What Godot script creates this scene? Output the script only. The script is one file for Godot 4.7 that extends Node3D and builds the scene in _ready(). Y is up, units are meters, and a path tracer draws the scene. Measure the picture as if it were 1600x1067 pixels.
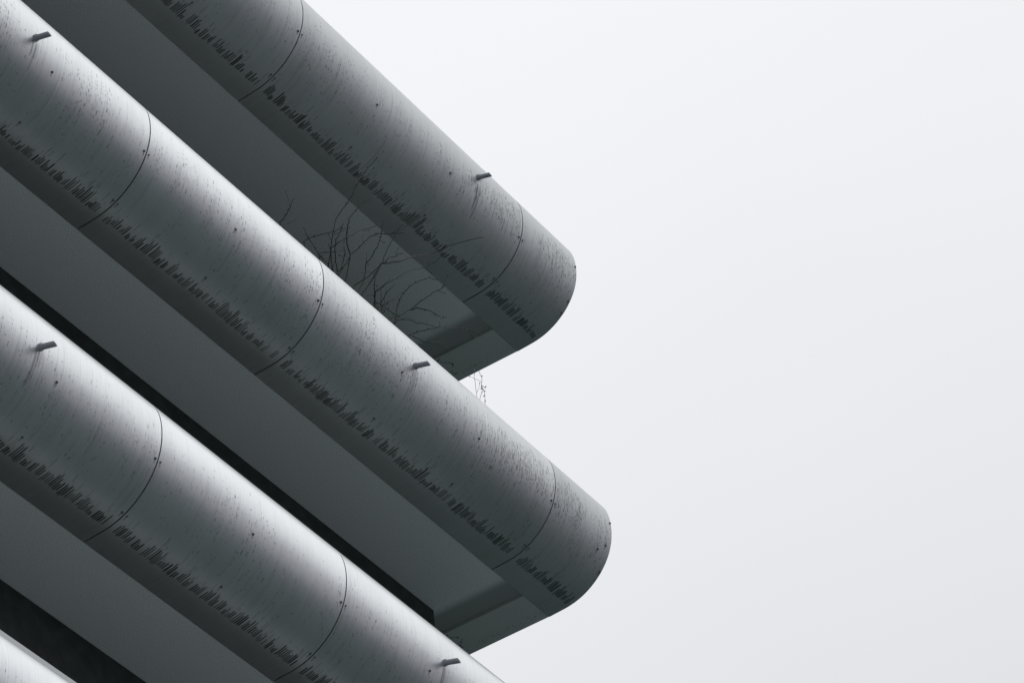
extends Node3D
# A building corner seen from the ground: four stacked balconies whose parapets are clad in curved sheet-metal panels.
# x runs along the long facade towards the corner (x = 0), y is up, z points out of the facade. K is one storey in metres.

const K := 3.2
const EYE := Vector3(-23.9054, -20.4732, 13.82435)
const GROUND := -22.1
const LEVELS := [1.005, 0.0, -0.987, -1.965]
const SEAMS := [-5.303, -4.204, -3.105, -2.002, -1.268, -0.159]
const SPOUTS := [[-0.395, -3.6], [-0.845, -2.447, -4.05], [-0.842, -2.443, -4.05], [-2.443, -4.05]]
const END := 0.1355
const LEFT := -6.4
const WALL_Z := -0.237
const DEEP := -4.5
# cross-section of a parapet panel (outward, up), from its inner lower edge round to the rim, every 0.1 of the parameter t from -0.1
const PROFILE := [Vector2(-0.0022, 0.0), Vector2(0.02, 0.0012), Vector2(0.0418, 0.0023), Vector2(0.0638, 0.0041), Vector2(0.0856, 0.008), Vector2(0.1069, 0.0144), Vector2(0.1274, 0.0235), Vector2(0.1467, 0.0349), Vector2(0.1646, 0.0484), Vector2(0.1809, 0.0637), Vector2(0.1954, 0.0808), Vector2(0.208, 0.0993), Vector2(0.2184, 0.119), Vector2(0.2264, 0.1397), Vector2(0.2321, 0.1611), Vector2(0.2355, 0.1828), Vector2(0.2368, 0.2046), Vector2(0.2361, 0.2263), Vector2(0.2333, 0.2477), Vector2(0.228, 0.2685), Vector2(0.219, 0.288), Vector2(0.2050, 0.3035), Vector2(0.1860, 0.3136)]

const WEAR := [[0.72, 0.7, 0.68, 0.63], [0.71, 0.74, 0.74, 0.63], [0.73, 0.75, 0.73, 0.68], [0.82, 0.82, 0.82, 0.82]]
const ROUGH := [0.58, 0.39, 0.39, 0.44]

var rng := RandomNumberGenerator.new()
var curve := PackedVector2Array()      # PROFILE made finer
var M := {}
var taken := {}


func _ready() -> void:
	var cam := Camera3D.new()
	cam.name = "camera"
	cam.transform = Transform3D(Basis(Vector3(0.558392, -0.089866, 0.824695), Vector3(-0.500588, 0.756226, 0.421347), Vector3(-0.661521, -0.648109, 0.377285)), EYE)
	cam.fov = 10.3595
	cam.near = 0.5
	cam.far = 4000.0
	add_child(cam)
	cam.current = true
	var env := Environment.new()
	env.background_mode = Environment.BG_SKY
	var sky := Sky.new()
	var pano := PanoramaSkyMaterial.new()
	pano.panorama = overcast()
	sky.sky_material = pano
	env.sky = sky
	env.tonemap_mode = Environment.TONE_MAPPER_LINEAR
	env.tonemap_exposure = 1.0
	env.sdfgi_enabled = true
	env.ssao_enabled = true
	env.ssil_enabled = true
	var we := WorldEnvironment.new()
	we.name = "world"
	we.environment = env
	add_child(we)
	var sun := DirectionalLight3D.new()
	sun.name = "sun"
	sun.light_energy = 0.15
	sun.light_color = Color(1.0, 0.99, 0.985)
	sun.light_angular_distance = 50.0
	sun.shadow_enabled = true
	add_child(sun)
	sun.look_at_from_position(Vector3(0.50, 0.76, 0.42) * 50.0, Vector3.ZERO, Vector3.UP)

	rng.seed = 77
	for i in range(PROFILE.size() - 1):
		var a: Vector2 = PROFILE[max(i - 1, 0)]
		var b: Vector2 = PROFILE[i]
		var c: Vector2 = PROFILE[i + 1]
		var d: Vector2 = PROFILE[min(i + 2, PROFILE.size() - 1)]
		for k in 3:
			curve.append(b.cubic_interpolate(c, a, d, k / 3.0))
	curve.append(PROFILE[-1])
	materials()
	ground()
	building()
	plants()


# ---------------------------------------------------------------- sky, materials

func overcast() -> ImageTexture:
	var w := 1024
	var h := 512
	var n := FastNoiseLite.new()
	n.seed = 5
	n.frequency = 1.1
	n.fractal_octaves = 4
	var data := PackedFloat32Array()
	data.resize(w * h * 3)
	for y in h:
		var e := PI / 2.0 - (y + 0.5) / h * PI
		for x in w:
			var az := (x + 0.5) / w * TAU
			var d := Vector3(sin(az) * cos(e), sin(e), -cos(az) * cos(e))
			var up: float = max(d.y, 0.0)
			var l := 0.80 * (1.0 + 2.0 * up) / 2.3
			l *= 1.0 + 0.05 * n.get_noise_3dv(Vector3(d.x, d.y * 1.6, d.z) * 1.5)
			l *= 1.0 + 0.13 * pow(maxf(d.dot(Vector3(0.62, 0.66, -0.42)), 0.0), 24.0)
			var low: float = pow(1.0 - up, 5.0)
			var c := Color(0.974, 0.992, 1.018).lerp(Color(1.0, 0.955, 1.08), minf(low * 2.5, 1.0))
			if d.y < 0.0:
				l *= 0.6
			var i := (y * w + x) * 3
			data[i] = l * c.r
			data[i + 1] = l * c.g
			data[i + 2] = l * c.b
	return ImageTexture.create_from_image(Image.create_from_data(w, h, false, Image.FORMAT_RGBF, data.to_byte_array()))


func mat(called: String, c: Color, rough: float, metal := 0.0) -> StandardMaterial3D:
	var m := StandardMaterial3D.new()
	m.resource_name = called
	m.albedo_color = c.linear_to_srgb()
	m.roughness = rough
	m.metallic = metal
	M[called] = m
	return m


func speckle(seed_: int, size: int, low: float, freq: float, octaves := 4) -> ImageTexture:
	var n := FastNoiseLite.new()
	n.seed = seed_
	n.frequency = freq
	n.fractal_octaves = octaves
	var im := n.get_seamless_image(size, size)
	var b := im.get_data()
	for i in b.size():
		b[i] = int(255.0 * lerpf(low, 1.0, b[i] / 255.0))
	return ImageTexture.create_from_image(Image.create_from_data(size, size, false, Image.FORMAT_L8, b))


func materials() -> void:
	var m := mat("plaster", Color(0.91, 0.955, 0.965), 0.9)
	m.albedo_texture = speckle(3, 1024, 0.76, 0.16, 3)
	m.uv1_triplanar = true
	m.uv1_world_triplanar = true
	m.uv1_scale = Vector3.ONE * 0.45
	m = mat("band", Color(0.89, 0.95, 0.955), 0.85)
	var edge_ramp := PackedByteArray()
	edge_ramp.resize(256 * 256)
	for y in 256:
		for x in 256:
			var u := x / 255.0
			edge_ramp[y * 256 + x] = int(255.0 * (0.85 - 0.22 * smoothstep(0.0, 0.36, u) + 0.05 * (rng.randf() - 0.5)))  # tone drops from the soffit side, then stays even to the end panel
	m.albedo_texture = ImageTexture.create_from_image(Image.create_from_data(256, 256, false, Image.FORMAT_L8, edge_ramp))
	m = mat("concrete", Color(0.47, 0.52, 0.52), 0.9)
	m.albedo_texture = speckle(8, 512, 0.6, 0.02, 5)
	m.uv1_triplanar = true
	m.uv1_scale = Vector3.ONE * 0.4
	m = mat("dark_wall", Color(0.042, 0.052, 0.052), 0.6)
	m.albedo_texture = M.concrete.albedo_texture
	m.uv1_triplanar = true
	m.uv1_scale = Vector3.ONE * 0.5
	mat("rail", Color(0.42, 0.44, 0.45), 0.5, 0.4)
	mat("pipe", Color(0.34, 0.36, 0.40), 0.45, 0.3)
	mat("steel", Color(0.16, 0.165, 0.175), 0.5, 0.6)
	m = mat("paving", Color(0.05, 0.09, 0.085), 0.95)
	m.albedo_texture = speckle(12, 1024, 0.6, 0.01, 5)
	m.uv1_triplanar = true
	m.uv1_scale = Vector3.ONE * 0.1
	mat("bark", Color(0.075, 0.08, 0.08), 0.9)
	m = mat("bounce_pale", Color(0.67, 0.72, 0.735), 0.9)
	m.albedo_texture = M.concrete.albedo_texture
	m.uv1_triplanar = true
	m.uv1_scale = Vector3.ONE * 0.2
	mat("dry_stem", Color(0.30, 0.29, 0.27), 0.9)
	mat("bud", Color(0.06, 0.055, 0.05), 0.8)
	mat("bounce_fill", Color(0.48, 0.53, 0.53), 1.0)


# weathered metal: the run-off marks of one panel, u along the panel (from x0, length len, in storeys), v up the profile
func metal(called: String, x0: float, length: float, wear: float, lines: float, rough: float, bolts: Array, patch := Vector2.ZERO, dull := 1.0, wet := []) -> StandardMaterial3D:
	var w := 1024 if length > 0.4 else 512
	var h := 640
	var tint := FastNoiseLite.new()
	tint.seed = rng.randi() % 10000
	tint.frequency = 0.006
	tint.fractal_octaves = 4
	var px := length / w
	var field := PackedFloat32Array()
	field.resize(w * h)
	var fine := PackedFloat32Array()
	for x in w:
		fine.append(1.0 + rng.randfn(0.0, 0.035))
	var grain := tint.get_image(w, h).get_data()
	var base := PackedFloat32Array()
	for y in h:
		for x in w:
			field[y * w + x] = (0.955 + 0.07 * (grain[y * w + x] / 255.0 - 0.5)) * fine[x] * (0.955 + 0.09 * rng.randf()) * lerpf(1.0, dull, smoothstep(0.15, 1.0, float(x) / w))
	var along := FastNoiseLite.new()
	along.seed = rng.randi() % 10000
	along.frequency = 7.0
	# the row of drip streaks along the lowest part of the curve
	var x := 0.018
	while x < length - 0.018:
		var e: float = clampf((along.get_noise_1d(x0 + x) * 0.5 + 0.5) * 1.7 - 0.15, 0.0, 1.0)
		var lo := 0.19 + 0.02 * rng.randf() + 0.04 * (1.0 - e) * rng.randf()
		var hi := lo + 0.10 + (0.02 + 0.10 * e) * rng.randf()
		var heavy := rng.randf_range(0.03, 0.22) + 0.15 * (1.0 - e) * rng.randf()
		for k in rng.randi_range(2, 5):      # the drips come in small bundles
			if x > length - 0.018 or rng.randf() < 0.22 * (1.0 - e):
				break
			var tip := hi + rng.randf_range(-0.05, 0.04)
			dash(field, w, h, x / px, lo + rng.randf_range(-0.01, 0.016), tip, rng.randf_range(0.0014, 0.0024) / px, clampf(heavy + rng.randf_range(-0.05, 0.14), 0.02, 0.8))
			if rng.randf() < 0.3:
				dash(field, w, h, x / px + rng.randf_range(-1.0, 1.0), tip + rng.randf_range(0.01, 0.05), tip + rng.randf_range(0.06, 0.17), 0.001 / px, rng.randf_range(0.4, 0.75))
			x += rng.randf_range(0.0056, 0.0072)
		x += rng.randf_range(0.0, 0.005) + 0.012 * (1.0 - e) * rng.randf()
	# thin dashed run lines on the shoulder
	var dense := FastNoiseLite.new()
	dense.seed = rng.randi() % 10000
	dense.frequency = 3.2
	x = 0.01
	while x < length - 0.008:
		var e: float = clampf(dense.get_noise_1d(x0 + x) * 1.3 + 0.5, 0.0, 1.0) * lines
		if rng.randf() < 0.25 + e:
			var t := rng.randf_range(0.75, 1.15)
			var stop := rng.randf_range(1.25, 1.65)
			var k := rng.randf_range(0.2, 1.0) * (0.35 + e)
			while t < stop:
				var run := rng.randf_range(0.012, 0.07)
				if rng.randf() < 0.6:
					dash(field, w, h, x / px, t, t + run, rng.randf_range(0.0008, 0.0015) / px, 1.0 - 0.85 * min(k, 1.0) * rng.randf_range(0.35, 1.0))
				t += run + rng.randf_range(0.005, 0.05)
		x += rng.randf_range(0.003, 0.009)
	# scattered specks
	for i in int(620 * length * (0.5 + lines)):
		var sx := rng.randf()
		var e: float = dense.get_noise_1d(x0 * 3.0 + sx * length * 3.0 + 40.0) + 0.6
		if rng.randf() < e:
			var t := 0.5 + 0.95 * pow(rng.randf(), 0.8)
			dash(field, w, h, sx * w, t, t + rng.randf_range(0.01, 0.04), rng.randf_range(0.0006, 0.0013) / px, rng.randf_range(0.4, 0.85))
	# a patch of close hatching where the weather has taken the shine off
	if patch.y > 0.0:
		x = maxf(patch.x - patch.y - x0, 0.005)
		while x < minf(patch.x + patch.y - x0, length - 0.004):
			var e: float = 1.0 - absf((x + x0 - patch.x) / patch.y)
			var t := rng.randf_range(1.0, 1.3)
			while t < 1.3 + 0.25 * sqrt(e) + 0.06 * rng.randf():
				var run := rng.randf_range(0.02, 0.11)
				if rng.randf() < 0.3 + 0.6 * e:
					dash(field, w, h, x / px, t, t + run, rng.randf_range(0.0008, 0.0017) / px, rng.randf_range(0.42, 0.85))
				t += run + rng.randf_range(0.0, 0.05)
			x += rng.randf_range(0.0025, 0.0055)
	# long faint runs
	for i in int(150 * length):
		var t := rng.randf_range(0.35, 1.2)
		dash(field, w, h, rng.randf() * w, t, t + rng.randf_range(0.15, 0.6), rng.randf_range(0.0008, 0.004) / px, rng.randf_range(0.91, 0.985))
	# dirty water below the spouts
	for sx in wet:
		for i in 9:
			var top := 1.36 - 0.05 * rng.randf()
			dash(field, w, h, (sx - x0 + rng.randfn() * 0.007) / px, top - rng.randf_range(0.12, 0.5), top, rng.randf_range(0.001, 0.0035) / px, rng.randf_range(0.66, 0.92))
	# rust runs under the bolts
	for b in bolts:
		dash(field, w, h, (b.x - x0) / px, b.y - 0.06, b.y - 0.005, 0.0022 / px, 0.6)
	var bytes := PackedByteArray()
	bytes.resize(w * h)
	for i in w * h:
		bytes[i] = int(255.0 * pow(clampf(field[i], 0.0, 1.0), 0.4545))
	var m := StandardMaterial3D.new()
	m.resource_name = called
	m.albedo_color = (Color(0.83, 0.862, 0.876) * wear).linear_to_srgb()
	m.albedo_texture = ImageTexture.create_from_image(Image.create_from_data(w, h, false, Image.FORMAT_L8, bytes))
	m.metallic = 0.85
	m.roughness = rough
	m.texture_repeat = false
	return m


# one soft-ended mark from t = lo to t = hi at column cx, wide pixels either way, leaving dark of the light
func dash(field: PackedFloat32Array, w: int, h: int, cx: float, lo: float, hi: float, wide: float, dark: float) -> void:
	var y0 := int((1.0 - hi / 2.1) * h)
	var y1 := int((1.0 - lo / 2.1) * h)
	var half: float = max(wide, 0.5)
	for y in range(max(y0, 0), min(y1 + 1, h)):
		var f := float(y - y0) / maxi(y1 - y0, 1)
		var s: float = clampf(5.0 * minf(f + 0.06, 1.08 - f), 0.0, 1.0)
		for xx in range(max(int(cx - half - 1), 0), min(int(cx + half + 2), w)):
			var k: float = clampf(half + 0.5 - absf(xx + 0.5 - cx), 0.0, 1.0) * s
			field[y * w + xx] *= 1.0 - (1.0 - dark) * k


# ---------------------------------------------------------------- mesh helpers

func numbered(called: String, parent: Node) -> String:
	var key := str(parent.get_instance_id()) + called
	var n: int = taken.get(key, 0)
	taken[key] = n + 1
	return called if n == 0 else "%s_%03d" % [called, n]


func put(called: String, mesh: Mesh, m: Material, parent: Node, at := Vector3.ZERO) -> MeshInstance3D:
	var o := MeshInstance3D.new()
	o.name = numbered(called, parent)
	o.mesh = mesh
	o.material_override = m
	o.position = at
	parent.add_child(o, true)
	return o


func quad(st: SurfaceTool, a: Vector3, b: Vector3, c: Vector3, d: Vector3) -> void:
	for v in [a, b, c, a, c, d]:
		st.add_vertex(v)


func start() -> SurfaceTool:
	var st := SurfaceTool.new()
	st.begin(Mesh.PRIMITIVE_TRIANGLES)
	st.set_smooth_group(-1)
	return st


func done(st: SurfaceTool) -> ArrayMesh:
	st.generate_normals()
	return st.commit()


func box(st: SurfaceTool, a: Vector3, b: Vector3) -> void:
	var p := [Vector3(a.x, a.y, a.z), Vector3(b.x, a.y, a.z), Vector3(b.x, b.y, a.z), Vector3(a.x, b.y, a.z), Vector3(a.x, a.y, b.z), Vector3(b.x, a.y, b.z), Vector3(b.x, b.y, b.z), Vector3(a.x, b.y, b.z)]
	quad(st, p[0], p[1], p[2], p[3])
	quad(st, p[5], p[4], p[7], p[6])
	quad(st, p[4], p[0], p[3], p[7])
	quad(st, p[1], p[5], p[6], p[2])
	quad(st, p[3], p[2], p[6], p[7])
	quad(st, p[4], p[5], p[1], p[0])


func box_mesh(a: Vector3, b: Vector3) -> ArrayMesh:
	var st := start()
	box(st, a * K, b * K)
	return done(st)


# the curved sheet between x0 and x1 (storeys) with returned edges; uv over the outer face
func sheet(x0: float, x1: float, end_edge := 0.035) -> ArrayMesh:
	var v := PackedVector3Array()
	var n := PackedVector3Array()
	var uv := PackedVector2Array()
	var idx := PackedInt32Array()
	var cnt := curve.size()
	var nx := 5
	var nor := []
	for i in cnt:
		var tg := (curve[min(i + 1, cnt - 1)] - curve[max(i - 1, 0)]).normalized()
		nor.append(Vector3(0, -tg.x, tg.y))     # outward: (z, y) tangent turned
	for j in nx + 1:
		var x := lerpf(x0, x1, float(j) / nx)
		for i in cnt:
			v.append(Vector3(x, curve[i].y, curve[i].x) * K)
			n.append(nor[i])
			uv.append(Vector2((x - x0) / (x1 - x0), 1.0 - clampf((float(i) / 30.0 - 0.1) / 2.1, 0.0, 1.0)))
	for j in nx:
		for i in cnt - 1:
			var a := j * cnt + i
			idx.append_array([a, a + 1, a + cnt, a + 1, a + cnt + 1, a + cnt])
	# returned edges at both ends, and along the lower edge
	for side in 2:
		var x := x0 if side == 0 else x1
		var s := -1.0 if side == 0 else 1.0
		var first := v.size()
		for i in cnt:
			var p := Vector3(x, curve[i].y, curve[i].x)
			var q: Vector3 = p - nor[i] * end_edge
			q.z = max(q.z, -0.002)
			v.append(p * K)
			v.append(q * K)
			n.append(Vector3(s, 0, 0))
			n.append(Vector3(s, 0, 0))
			var t := Vector2(0.5 + s * 0.499, 1.0 - clampf((float(i) / 30.0 - 0.1) / 2.1, 0.0, 1.0))
			uv.append(t)
			uv.append(t)
		for i in cnt - 1:
			var a := first + i * 2
			if side == 0:
				idx.append_array([a, a + 1, a + 2, a + 1, a + 3, a + 2])
			else:
				idx.append_array([a, a + 2, a + 1, a + 1, a + 2, a + 3])
	var f := v.size()
	for x in [x0, x1]:
		for y in [0.0, 0.012]:
			v.append(Vector3(x, y, curve[0].x) * K)
			n.append(Vector3(0, 0, -1))
			uv.append(Vector2(0.5, 0.999))
	idx.append_array([f, f + 2, f + 1, f + 1, f + 2, f + 3])
	var arrays := []
	arrays.resize(Mesh.ARRAY_MAX)
	arrays[Mesh.ARRAY_VERTEX] = v
	arrays[Mesh.ARRAY_NORMAL] = n
	arrays[Mesh.ARRAY_TEX_UV] = uv
	arrays[Mesh.ARRAY_INDEX] = idx
	var mesh := ArrayMesh.new()
	mesh.add_surface_from_arrays(Mesh.PRIMITIVE_TRIANGLES, arrays)
	return mesh


func at_t(t: float) -> Vector2:
	var i := clampf((t + 0.1) * 30.0, 0.0, curve.size() - 1.001)
	return curve[int(i)].lerp(curve[int(i) + 1], i - int(i))


func out_t(t: float) -> Vector3:
	var tg := (at_t(t + 0.03) - at_t(t - 0.03)).normalized()
	return Vector3(0, -tg.x, tg.y)


func bolt_mesh() -> ArrayMesh:
	var st := start()
	var r := 0.003 * K
	var rings := [Vector2(r * 1.25, -0.004), Vector2(r * 1.25, 0.002), Vector2(r, 0.003), Vector2(r * 0.92, 0.008), Vector2(r * 0.5, 0.011), Vector2(0.0, 0.0115)]
	for i in rings.size() - 1:
		for k in 12:
			var a := TAU * k / 12
			var b := TAU * (k + 1) / 12
			var p: Vector2 = rings[i]
			var q: Vector2 = rings[i + 1]
			quad(st, Vector3(p.x * cos(a), p.y, p.x * sin(a)), Vector3(p.x * cos(b), p.y, p.x * sin(b)), Vector3(q.x * cos(b), q.y, q.x * sin(b)), Vector3(q.x * cos(a), q.y, q.x * sin(a)))
	return done(st)


# a drain spout: a short tube with its mouth cut aslant, with wall thickness and a collar; it runs along its own +z
func spout_mesh() -> ArrayMesh:
	var st := SurfaceTool.new()
	st.begin(Mesh.PRIMITIVE_TRIANGLES)
	var r := 0.0073 * K
	var ri := r * 0.84
	var long := 0.044 * K
	var n := 24
	for k in n:
		var a := TAU * k / n
		var b := TAU * (k + 1) / n
		var ca := Vector3(cos(a), sin(a), 0)
		var cb := Vector3(cos(b), sin(b), 0)
		var za := long - sin(a) * r * 0.75
		var zb := long - sin(b) * r * 0.75
		st.set_smooth_group(1)
		quad(st, ca * r - Vector3(0, 0, 0.12), cb * r - Vector3(0, 0, 0.12), cb * r + Vector3(0, 0, zb), ca * r + Vector3(0, 0, za))
		st.set_smooth_group(2)
		quad(st, ca * ri + Vector3(0, 0, za), cb * ri + Vector3(0, 0, zb), cb * ri - Vector3(0, 0, 0.12), ca * ri - Vector3(0, 0, 0.12))
		st.set_smooth_group(-1)
		quad(st, ca * r + Vector3(0, 0, za), cb * r + Vector3(0, 0, zb), cb * ri + Vector3(0, 0, zb), ca * ri + Vector3(0, 0, za))
		st.set_smooth_group(3)
		quad(st, ca * r * 1.3 + Vector3(0, 0, -0.02), cb * r * 1.3 + Vector3(0, 0, -0.02), cb * r * 1.3 + Vector3(0, 0, 0.012), ca * r * 1.3 + Vector3(0, 0, 0.012))
		st.set_smooth_group(-1)
		quad(st, ca * r * 1.3 + Vector3(0, 0, 0.012), cb * r * 1.3 + Vector3(0, 0, 0.012), cb * r * 0.99 + Vector3(0, 0, 0.012), ca * r * 0.99 + Vector3(0, 0, 0.012))
	return done(st)


# ---------------------------------------------------------------- the setting

func ground() -> void:
	var pm := PlaneMesh.new()
	pm.size = Vector2(3000, 3000)
	var o := put("ground", pm, M.paving, self, Vector3(0, GROUND, 0))
	o.set_meta("kind", "structure")
	o.set_meta("label", "dark open ground stretching away from the building")
	var court := put("bounce_floor", box_mesh(Vector3(-16.0, 0.0, DEEP), Vector3(-0.9, 0.1 / K, 12.0)), M.bounce_pale, self, Vector3(0, GROUND + 0.004, 0))  # unseen pale floor, added to bounce light up onto the soffits
	court.set_meta("kind", "structure")
	court.set_meta("label", "added unseen pale floor that bounces light up to the soffits")


# ---------------------------------------------------------------- the building

func building() -> void:
	var house := Node3D.new()
	house.name = "building"
	house.set_meta("label", "grey modern building corner with four stacked balconies clad in curved weathered metal")
	house.set_meta("category", "building")
	house.position = Vector3(0, GROUND, 0)
	add_child(house)
	var lift := Vector3(0, -GROUND, 0)
	var top: float = LEVELS[0]
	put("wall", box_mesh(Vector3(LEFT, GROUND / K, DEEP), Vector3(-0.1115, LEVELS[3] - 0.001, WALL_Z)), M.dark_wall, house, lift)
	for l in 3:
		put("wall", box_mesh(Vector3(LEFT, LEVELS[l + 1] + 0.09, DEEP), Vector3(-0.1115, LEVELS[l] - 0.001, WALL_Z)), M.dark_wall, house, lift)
	put("roof", box_mesh(Vector3(LEFT, top + 0.09, DEEP), Vector3(-0.1115, top + 0.14, WALL_Z)), M.concrete, house, lift)
	var bolt := bolt_mesh()
	var spout := spout_mesh()
	var labels := ["topmost balcony with a duller weathered metal parapet", "second balcony from the top with bare shrubs behind its rim", "third balcony from the top, its corner out of view below", "lowest visible balcony at the bottom left with only its rim showing"]
	for l in 4:
		var b := put("balcony", box_mesh(Vector3(LEFT, 0.03, DEEP), Vector3(0.0, 0.09, 0.04)), M.concrete, house, lift + Vector3(0, LEVELS[l] * K, 0))
		b.set_meta("label", labels[l])
		balcony(b, l, bolt, spout)


func balcony(b: Node3D, l: int, bolt: Mesh, spout: Mesh) -> void:
	# ceiling under the slab: a plaster soffit, and the band that rises into the joint beside the end panel
	put("soffit", box_mesh(Vector3(LEFT, 0.001, WALL_Z - 0.05), Vector3(-0.1075, 0.029, -0.0035)), M.plaster, b)
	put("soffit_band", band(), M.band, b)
	var lip := start()
	box(lip, Vector3(0.0, 0.0, DEEP) * K, Vector3(0.1335, 0.012, -0.0026) * K)
	box(lip, Vector3(0.0, 0.012, DEEP) * K, Vector3(0.004, 0.04, -0.006) * K)
	box(lip, Vector3(0.119, 0.012, DEEP) * K, Vector3(0.1335, 0.315, -0.0026) * K)
	put("side_panel", done(lip), side_metal(l), b)
	var drip := SurfaceTool.new()
	drip.begin(Mesh.PRIMITIVE_TRIANGLES)
	for v in [Vector2(0.0005, -0.003), Vector2(0.0005, -1.0), Vector2(0.133, -1.0), Vector2(0.0005, -0.003), Vector2(0.133, -1.0), Vector2(0.133, -0.003)]:
		drip.set_uv(Vector2(v.x / 0.1315, -v.y))
		drip.add_vertex(Vector3(v.x, -0.001, v.y) * K)
	put("side_soffit", done(drip), drip_metal(l), b)
	put("planter", box_mesh(Vector3(LEFT, 0.0901, 0.0), Vector3(0.11, 0.262, 0.16)), M.concrete, b)
	put("bounce_fill", box_mesh(Vector3(LEFT, 0.2621, 0.004), Vector3(0.108, 0.285, 0.155)), M.bounce_fill, b)  # unseen planter fill, made pale to bounce light onto the soffit above
	put("coping", box_mesh(Vector3(LEFT, 0.29, 0.158), Vector3(0.12, 0.362, 0.168)), M.rail, b)
	# the curved panels
	var gap := 0.002
	for i in SEAMS.size():
		var x0: float = SEAMS[i] + gap
		var x1: float = (SEAMS[i + 1] - gap) if i + 1 < SEAMS.size() else END
		var bolts := []
		var near := [x0 + 0.0075, x1 - 0.0075]
		var many := int(round((x1 - x0) / 0.367))
		for k in range(1, many):
			near.append(x0 + (x1 - x0) * k / many)
		if i + 1 == SEAMS.size():
			near = [x0 + 0.0075]
		for x in near:
			for t in [1.14, 0.465]:
				bolts.append(Vector2(x, t))
		if i + 1 == SEAMS.size():
			bolts.append_array([Vector2(0.082, 1.04), Vector2(0.112, 1.16), Vector2(0.13, 1.55), Vector2(0.13, 0.82)] if l == 1 else [Vector2(0.128, 0.92), Vector2(0.13, 1.5), Vector2(0.128, 0.74)])
		var m: Material
		if i < 2:
			m = M.get("far%d" % i, null)
			if m == null:
				m = metal("far", x0, x1 - x0, 0.9, 0.5, 0.38, bolts)
				M["far%d" % i] = m
		else:
			var wear: float = WEAR[l][i - 2]
			m = metal("panel", x0, x1 - x0, wear, [0.4, 0.7, 0.5, 0.45][l] * (1.5 if i >= 4 and l < 2 else 1.0), ROUGH[l] + [0.0, 0.18 if i == 5 else (0.08 if i == 4 else 0.0), 0.0, 0.0][l], bolts, [Vector2(-0.2, 0.28), Vector2(-0.3, 0.24), Vector2.ZERO, Vector2.ZERO][l] if i == 4 else ([Vector2(0.03, 0.12), Vector2(-0.08, 0.08), Vector2.ZERO, Vector2.ZERO][l] if i == 5 else Vector2.ZERO), [0.94, 0.81, 0.95, 1.0][l] if i == 4 else 1.0, SPOUTS[l].filter(func(q): return q > x0 and q < x1))
		put("parapet_panel", sheet(x0, x1), m, b)
		for k in bolts:
			var at := at_t(k.y)
			var o := put("bolt", bolt, M.steel, b, Vector3(k.x, at.y, at.x) * K)
			o.basis = Basis(Quaternion(Vector3.UP, out_t(k.y))).scaled(Vector3.ONE * (0.72 if k.x < x0 + 0.02 else 1.0))
	# the flat plate that closes the parapet at the corner
	var st := start()
	var mid := Vector3(END - 0.001, 0.17, 0.1)
	for i in curve.size() - 1:
		for v in [mid, Vector3(END - 0.001, curve[i + 1].y, curve[i + 1].x), Vector3(END - 0.001, curve[i].y, curve[i].x)]:
			st.add_vertex(v * K)
	for v in [mid, Vector3(END - 0.001, 0.3136, 0.0), Vector3(END - 0.001, 0.3136, 0.186), mid, Vector3(END - 0.001, 0.0, -0.002), Vector3(END - 0.001, 0.3136, 0.0)]:
		st.add_vertex(v * K)
	put("end_plate", done(st), M["side%d" % l], b)
	# drain spouts
	for x in SPOUTS[l]:
		var t := 1.47 if l == 0 else 1.37
		var at := at_t(t)
		var o := put("drain_spout", spout, M.pipe, b, Vector3(x, at.y, at.x) * K)
		o.rotation = Vector3(deg_to_rad(17.0), 0, 0)


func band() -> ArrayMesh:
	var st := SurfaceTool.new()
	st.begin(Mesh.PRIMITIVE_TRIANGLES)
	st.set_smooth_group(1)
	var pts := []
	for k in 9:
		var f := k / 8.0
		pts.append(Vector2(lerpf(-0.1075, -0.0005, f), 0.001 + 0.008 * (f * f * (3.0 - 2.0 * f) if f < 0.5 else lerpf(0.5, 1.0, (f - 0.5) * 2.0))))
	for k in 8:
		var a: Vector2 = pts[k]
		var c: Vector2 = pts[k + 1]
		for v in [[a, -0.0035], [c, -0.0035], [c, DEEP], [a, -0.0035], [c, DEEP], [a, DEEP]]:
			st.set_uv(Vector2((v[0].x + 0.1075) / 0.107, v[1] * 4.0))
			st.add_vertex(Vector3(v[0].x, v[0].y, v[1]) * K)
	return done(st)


# painted metal of the side panel, with drip marks along its outer edge
func side_metal(l: int) -> StandardMaterial3D:
	var m := mat("side%d" % l, Color(0.53, 0.565, 0.565), 0.7, 0.0)
	m.albedo_texture = M.plaster.albedo_texture
	m.uv1_triplanar = true
	m.uv1_scale = Vector3.ONE * 0.5
	return m


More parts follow.
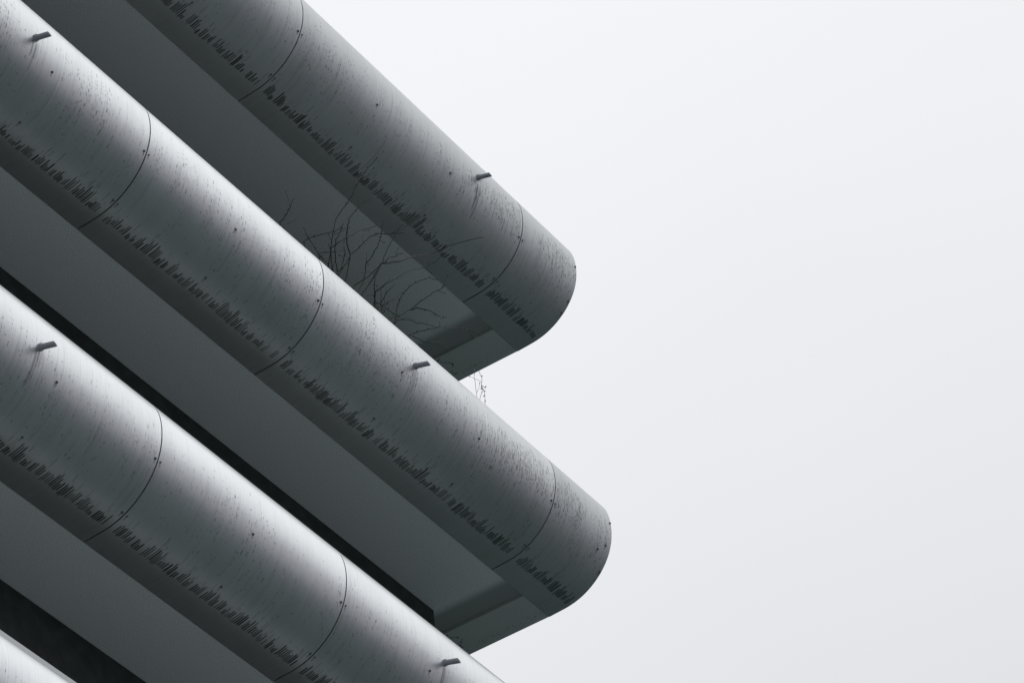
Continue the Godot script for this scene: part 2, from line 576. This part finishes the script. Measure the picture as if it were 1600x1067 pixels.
# the underside of the side panel: a row of drip spots along its outer edge and a stained line across
func drip_metal(l: int) -> StandardMaterial3D:
	var w := 256
	var h := 1024
	var f := PackedByteArray()
	f.resize(w * h)
	for i in w * h:
		f[i] = 236 + rng.randi() % 20
	for row in 2:
		var z := 0.012
		while z < 0.95:
			var cx := (0.8 - 0.07 * row + 0.05 * z + 0.02 * rng.randfn()) * w
			var r := rng.randf_range(0.0012, 0.0026)
			if rng.randf() < 0.75 - 0.35 * row:
				spot(f, w, h, cx, z * h, r * w / 0.1315, r * h * 1.3, rng.randf_range(0.4, 0.7))
			z += rng.randf_range(0.006, 0.012)
	for k in 34:
		var u := rng.randf()
		spot(f, w, h, u * 0.75 * w, ([0.2, 0.266, 0.26, 0.26][l] + 0.012 * sin(u * 9.0) + 0.002 * rng.randfn()) * h, 5.0 + 4.0 * rng.randf(), 2.2, rng.randf_range(0.45, 0.75))
	var m := StandardMaterial3D.new()
	m.resource_name = "drip"
	m.albedo_color = M["side%d" % l].albedo_color
	m.albedo_texture = ImageTexture.create_from_image(Image.create_from_data(w, h, false, Image.FORMAT_L8, f))
	m.roughness = 0.7
	return m


func spot(f: PackedByteArray, w: int, h: int, cx: float, cy: float, rx: float, ry: float, left: float) -> void:
	for y in range(maxi(int(cy - ry), 0), mini(int(cy + ry + 2), h)):
		for x in range(maxi(int(cx - rx), 0), mini(int(cx + rx + 2), w)):
			var d := Vector2((x - cx) / rx, (y - cy) / ry).length()
			if d < 1.0:
				f[y * w + x] = int(f[y * w + x] * lerpf(left, 1.0, d * d))


# ---------------------------------------------------------------- plants

func tube(st: SurfaceTool, p: Array, r0: float, r1: float) -> void:
	var n := 5
	var rings := []
	for i in p.size():
		var d: Vector3 = (p[min(i + 1, p.size() - 1)] - p[max(i - 1, 0)]).normalized()
		var s := d.cross(Vector3(0.3, 0.2, 0.93)).normalized()
		var u := s.cross(d)
		var r := lerpf(r0, r1, float(i) / (p.size() - 1))
		var ring := []
		for k in n:
			var a := TAU * k / n
			ring.append(p[i] + (s * cos(a) + u * sin(a)) * r)
		rings.append(ring)
	for i in rings.size() - 1:
		for k in n:
			var q := (k + 1) % n
			quad(st, rings[i][k], rings[i][q], rings[i + 1][q], rings[i + 1][k])


# a branch through the given points (storeys), bent a little between them, with short spurs and buds
func branch(pts: Array, r0: float, r1: float, m: Material, parent: Node, spurs: float) -> MeshInstance3D:
	var st := SurfaceTool.new()
	st.begin(Mesh.PRIMITIVE_TRIANGLES)
	st.set_smooth_group(1)
	var p := []
	for i in pts.size() - 1:
		for k in 3:
			var v: Vector3 = pts[i].lerp(pts[i + 1], k / 3.0) * K
			if k:
				v += Vector3(rng.randfn(), rng.randfn(), rng.randfn()) * 0.004
			p.append(v)
	p.append(pts[-1] * K)
	tube(st, p, r0, r1)
	for i in range(2, p.size() - 1):
		if rng.randf() < spurs:
			var d: Vector3 = (p[i + 1] - p[i - 1]).normalized()
			var s := (d * 0.8 + Vector3(rng.randfn(), rng.randfn() + 0.25, rng.randfn()) * 0.6).normalized()
			var l := rng.randf_range(0.03, 0.16)
			var q: Vector3 = p[i] + s * l
			tube(st, [p[i], p[i].lerp(q, 0.5) + Vector3(rng.randfn(), rng.randfn(), 0) * 0.008, q], r1 * 0.9, r1 * 0.5)
			tube(st, [q - s * 0.004, q + s * 0.006, q + s * 0.014], 0.005, 0.002)
		elif rng.randf() < 0.3:
			var s := Vector3(rng.randfn(), rng.randfn(), rng.randfn()).normalized()
			tube(st, [p[i], p[i] + s * 0.014, p[i] + s * 0.022], 0.006, 0.002)
	return put("branch", done(st), m, parent)


func shrub(called: String, label: String, category: String, root: Vector3, lists: Array, r0: float, r1: float, m: Material, spurs: float) -> void:
	var o := Node3D.new()
	o.name = called
	o.position = root * K
	o.set_meta("label", label)
	o.set_meta("category", category)
	if category == "shrub":
		o.set_meta("group", "bare shrubs growing in the balcony planter")
	add_child(o)
	for pts in lists:
		var own := []
		for v in pts:
			own.append(v - root)
		branch(own, r0 * rng.randf_range(0.6, 1.0), r1, m, o, spurs)


func plants() -> void:
	var y := 0.282
	var a := [
		[Vector3(-1.251, 0.496, 0.100), Vector3(-1.256, 0.502, 0.119), Vector3(-1.263, 0.508, 0.136), Vector3(-1.281, 0.522, 0.172)],
		[Vector3(-1.236, 0.494, 0.100), Vector3(-1.209, 0.524, 0.113), Vector3(-1.189, 0.546, 0.116)]
	]
	var b := [
		[Vector3(-1.029, 0.496, 0.100), Vector3(-1.094, 0.486, 0.155), Vector3(-1.133, 0.499, 0.193), Vector3(-1.143, 0.521, 0.210), Vector3(-1.148, 0.538, 0.237), Vector3(-1.152, 0.553, 0.263), Vector3(-1.161, 0.581, 0.298), Vector3(-1.170, 0.612, 0.343), Vector3(-1.172, 0.629, 0.379)],
		[Vector3(-0.948, 0.498, 0.100), Vector3(-0.958, 0.565, 0.127), Vector3(-1.047, 0.533, 0.178), Vector3(-1.091, 0.526, 0.211), Vector3(-1.112, 0.530, 0.231), Vector3(-1.107, 0.557, 0.260), Vector3(-1.098, 0.576, 0.275), Vector3(-1.063, 0.618, 0.289)],
		[Vector3(-1.087, 0.488, 0.150), Vector3(-1.082, 0.501, 0.174), Vector3(-1.050, 0.534, 0.182), Vector3(-1.013, 0.576, 0.190), Vector3(-0.970, 0.616, 0.195), Vector3(-0.936, 0.643, 0.206)],
		[Vector3(-0.983, 0.489, 0.100), Vector3(-0.958, 0.565, 0.127), Vector3(-0.941, 0.595, 0.150), Vector3(-0.928, 0.626, 0.182), Vector3(-0.923, 0.632, 0.192), Vector3(-0.918, 0.605, 0.239), Vector3(-0.924, 0.581, 0.284)],
		[Vector3(-0.896, 0.513, 0.124), Vector3(-0.900, 0.560, 0.137), Vector3(-0.904, 0.575, 0.161), Vector3(-0.909, 0.594, 0.186), Vector3(-0.913, 0.620, 0.204), Vector3(-0.918, 0.637, 0.212), Vector3(-0.928, 0.657, 0.227)],
		[Vector3(-0.909, 0.502, 0.103), Vector3(-0.900, 0.516, 0.144), Vector3(-0.910, 0.526, 0.197), Vector3(-0.914, 0.551, 0.215), Vector3(-0.920, 0.585, 0.249), Vector3(-0.923, 0.598, 0.265), Vector3(-0.927, 0.607, 0.288)],
		[Vector3(-0.910, 0.526, 0.197), Vector3(-0.910, 0.533, 0.227), Vector3(-0.885, 0.549, 0.254)],
		[Vector3(-0.910, 0.527, 0.196), Vector3(-0.878, 0.535, 0.233), Vector3(-0.824, 0.583, 0.241), Vector3(-0.743, 0.650, 0.239), Vector3(-0.707, 0.682, 0.250), Vector3(-0.689, 0.698, 0.272), Vector3(-0.688, 0.687, 0.323), Vector3(-0.696, 0.668, 0.363), Vector3(-0.687, 0.662, 0.399)],
		[Vector3(-1.085, 0.495, 0.107), Vector3(-1.119, 0.500, 0.113), Vector3(-1.147, 0.524, 0.109)],
		[Vector3(-1.032, 0.497, 0.101), Vector3(-1.085, 0.495, 0.107), Vector3(-1.058, 0.499, 0.143), Vector3(-1.014, 0.532, 0.144)],
		[Vector3(-1.147, 0.498, 0.101), Vector3(-1.134, 0.513, 0.115), Vector3(-1.131, 0.510, 0.139), Vector3(-1.136, 0.495, 0.173), Vector3(-1.124, 0.500, 0.198), Vector3(-1.101, 0.517, 0.208)],
		[Vector3(-0.989, 0.498, 0.100), Vector3(-1.037, 0.505, 0.130), Vector3(-1.064, 0.497, 0.147), Vector3(-1.102, 0.492, 0.178), Vector3(-1.111, 0.509, 0.204), Vector3(-1.118, 0.516, 0.218)],
		[Vector3(-0.979, 0.498, 0.100), Vector3(-0.982, 0.531, 0.118), Vector3(-0.997, 0.541, 0.136), Vector3(-1.033, 0.527, 0.157)]
	]
	var c := [
		[Vector3(-0.816, 0.497, 0.100), Vector3(-0.862, 0.490, 0.139), Vector3(-0.863, 0.496, 0.176), Vector3(-0.818, 0.546, 0.194), Vector3(-0.782, 0.583, 0.202), Vector3(-0.704, 0.648, 0.209), Vector3(-0.688, 0.666, 0.228), Vector3(-0.681, 0.676, 0.264)],
		[Vector3(-0.715, 0.504, 0.101), Vector3(-0.716, 0.544, 0.112), Vector3(-0.719, 0.573, 0.133), Vector3(-0.713, 0.599, 0.158), Vector3(-0.687, 0.627, 0.178), Vector3(-0.673, 0.634, 0.202), Vector3(-0.674, 0.609, 0.230)],
		[Vector3(-0.738, 0.496, 0.100), Vector3(-0.684, 0.542, 0.108), Vector3(-0.660, 0.569, 0.121), Vector3(-0.663, 0.578, 0.160), Vector3(-0.668, 0.575, 0.193), Vector3(-0.676, 0.570, 0.234), Vector3(-0.678, 0.573, 0.252)],
		[Vector3(-0.660, 0.569, 0.121), Vector3(-0.661, 0.560, 0.147), Vector3(-0.667, 0.529, 0.181), Vector3(-0.650, 0.509, 0.201), Vector3(-0.599, 0.535, 0.200)],
		[Vector3(-0.717, 0.504, 0.101), Vector3(-0.667, 0.531, 0.114), Vector3(-0.659, 0.499, 0.155), Vector3(-0.602, 0.511, 0.176), Vector3(-0.493, 0.589, 0.164), Vector3(-0.430, 0.622, 0.167), Vector3(-0.418, 0.612, 0.181)],
		[Vector3(-0.642, 0.499, 0.100), Vector3(-0.639, 0.496, 0.134), Vector3(-0.637, 0.487, 0.165), Vector3(-0.602, 0.511, 0.176)],
		[Vector3(-0.635, 0.499, 0.102), Vector3(-0.599, 0.496, 0.113), Vector3(-0.574, 0.500, 0.126), Vector3(-0.529, 0.531, 0.134)],
		[Vector3(-0.801, 0.500, 0.113), Vector3(-0.824, 0.503, 0.149), Vector3(-0.811, 0.531, 0.171)],
		[Vector3(-0.798, 0.497, 0.100), Vector3(-0.763, 0.531, 0.128), Vector3(-0.723, 0.579, 0.143)],
		[Vector3(-0.819, 0.497, 0.107), Vector3(-0.876, 0.489, 0.145), Vector3(-0.904, 0.504, 0.168)],
		[Vector3(-0.825, 0.496, 0.109), Vector3(-0.782, 0.505, 0.112), Vector3(-0.721, 0.517, 0.104)]
	]
	var d := [
		[Vector3(-0.280, 0.527, 0.082), Vector3(-0.291, 0.561, 0.088), Vector3(-0.311, 0.584, 0.100)],
		[Vector3(-0.277, 0.506, 0.090), Vector3(-0.240, 0.569, 0.080), Vector3(-0.250, 0.580, 0.084), Vector3(-0.262, 0.590, 0.094), Vector3(-0.277, 0.595, 0.099), Vector3(-0.283, 0.602, 0.100)],
		[Vector3(-0.248, 0.577, 0.082), Vector3(-0.220, 0.586, 0.080)],
		[Vector3(-0.261, 0.498, 0.096), Vector3(-0.232, 0.563, 0.081), Vector3(-0.248, 0.577, 0.082)]
	]
	for s in [[a, Vector3(-1.21, y, 0.085), Vector3(-1.235, y, 0.09)], [b, Vector3(-0.98, y, 0.08), Vector3(-1.0, y, 0.09)], [c, Vector3(-0.72, y, 0.08), Vector3(-0.75, y, 0.09)], [d, Vector3(-0.275, y, 0.085), Vector3(-0.275, y, 0.085)]]:
		for pts in s[0]:
			if pts[0].y < 0.53:
				pts.push_front(s[1].lerp(pts[0], 0.6) + Vector3(0, 0, -0.005))
				pts.push_front(s[1].lerp(s[2], rng.randf()))
	shrub("bare_shrub", "two short bare twigs left of the leafless shrubs above the second rim", "shrub", Vector3(-1.22, y, 0.085), a, 0.007, 0.0032, M.bark, 0.1)
	shrub("bare_shrub_001", "tall leafless shrub whose long twigs reach up to the topmost parapet", "shrub", Vector3(-0.99, y, 0.085), b, 0.0085, 0.0034, M.bark, 0.2)
	shrub("bare_shrub_002", "lower spreading leafless shrub right of the tall one, nearest the dark ceiling band", "shrub", Vector3(-0.735, y, 0.085), c, 0.0078, 0.0032, M.bark, 0.2)
	shrub("dry_weed", "thin dry weed stems standing against the sky behind the second rim", "weed", Vector3(-0.275, y, 0.085), d, 0.003, 0.0022, M.dry_stem, 0.12)
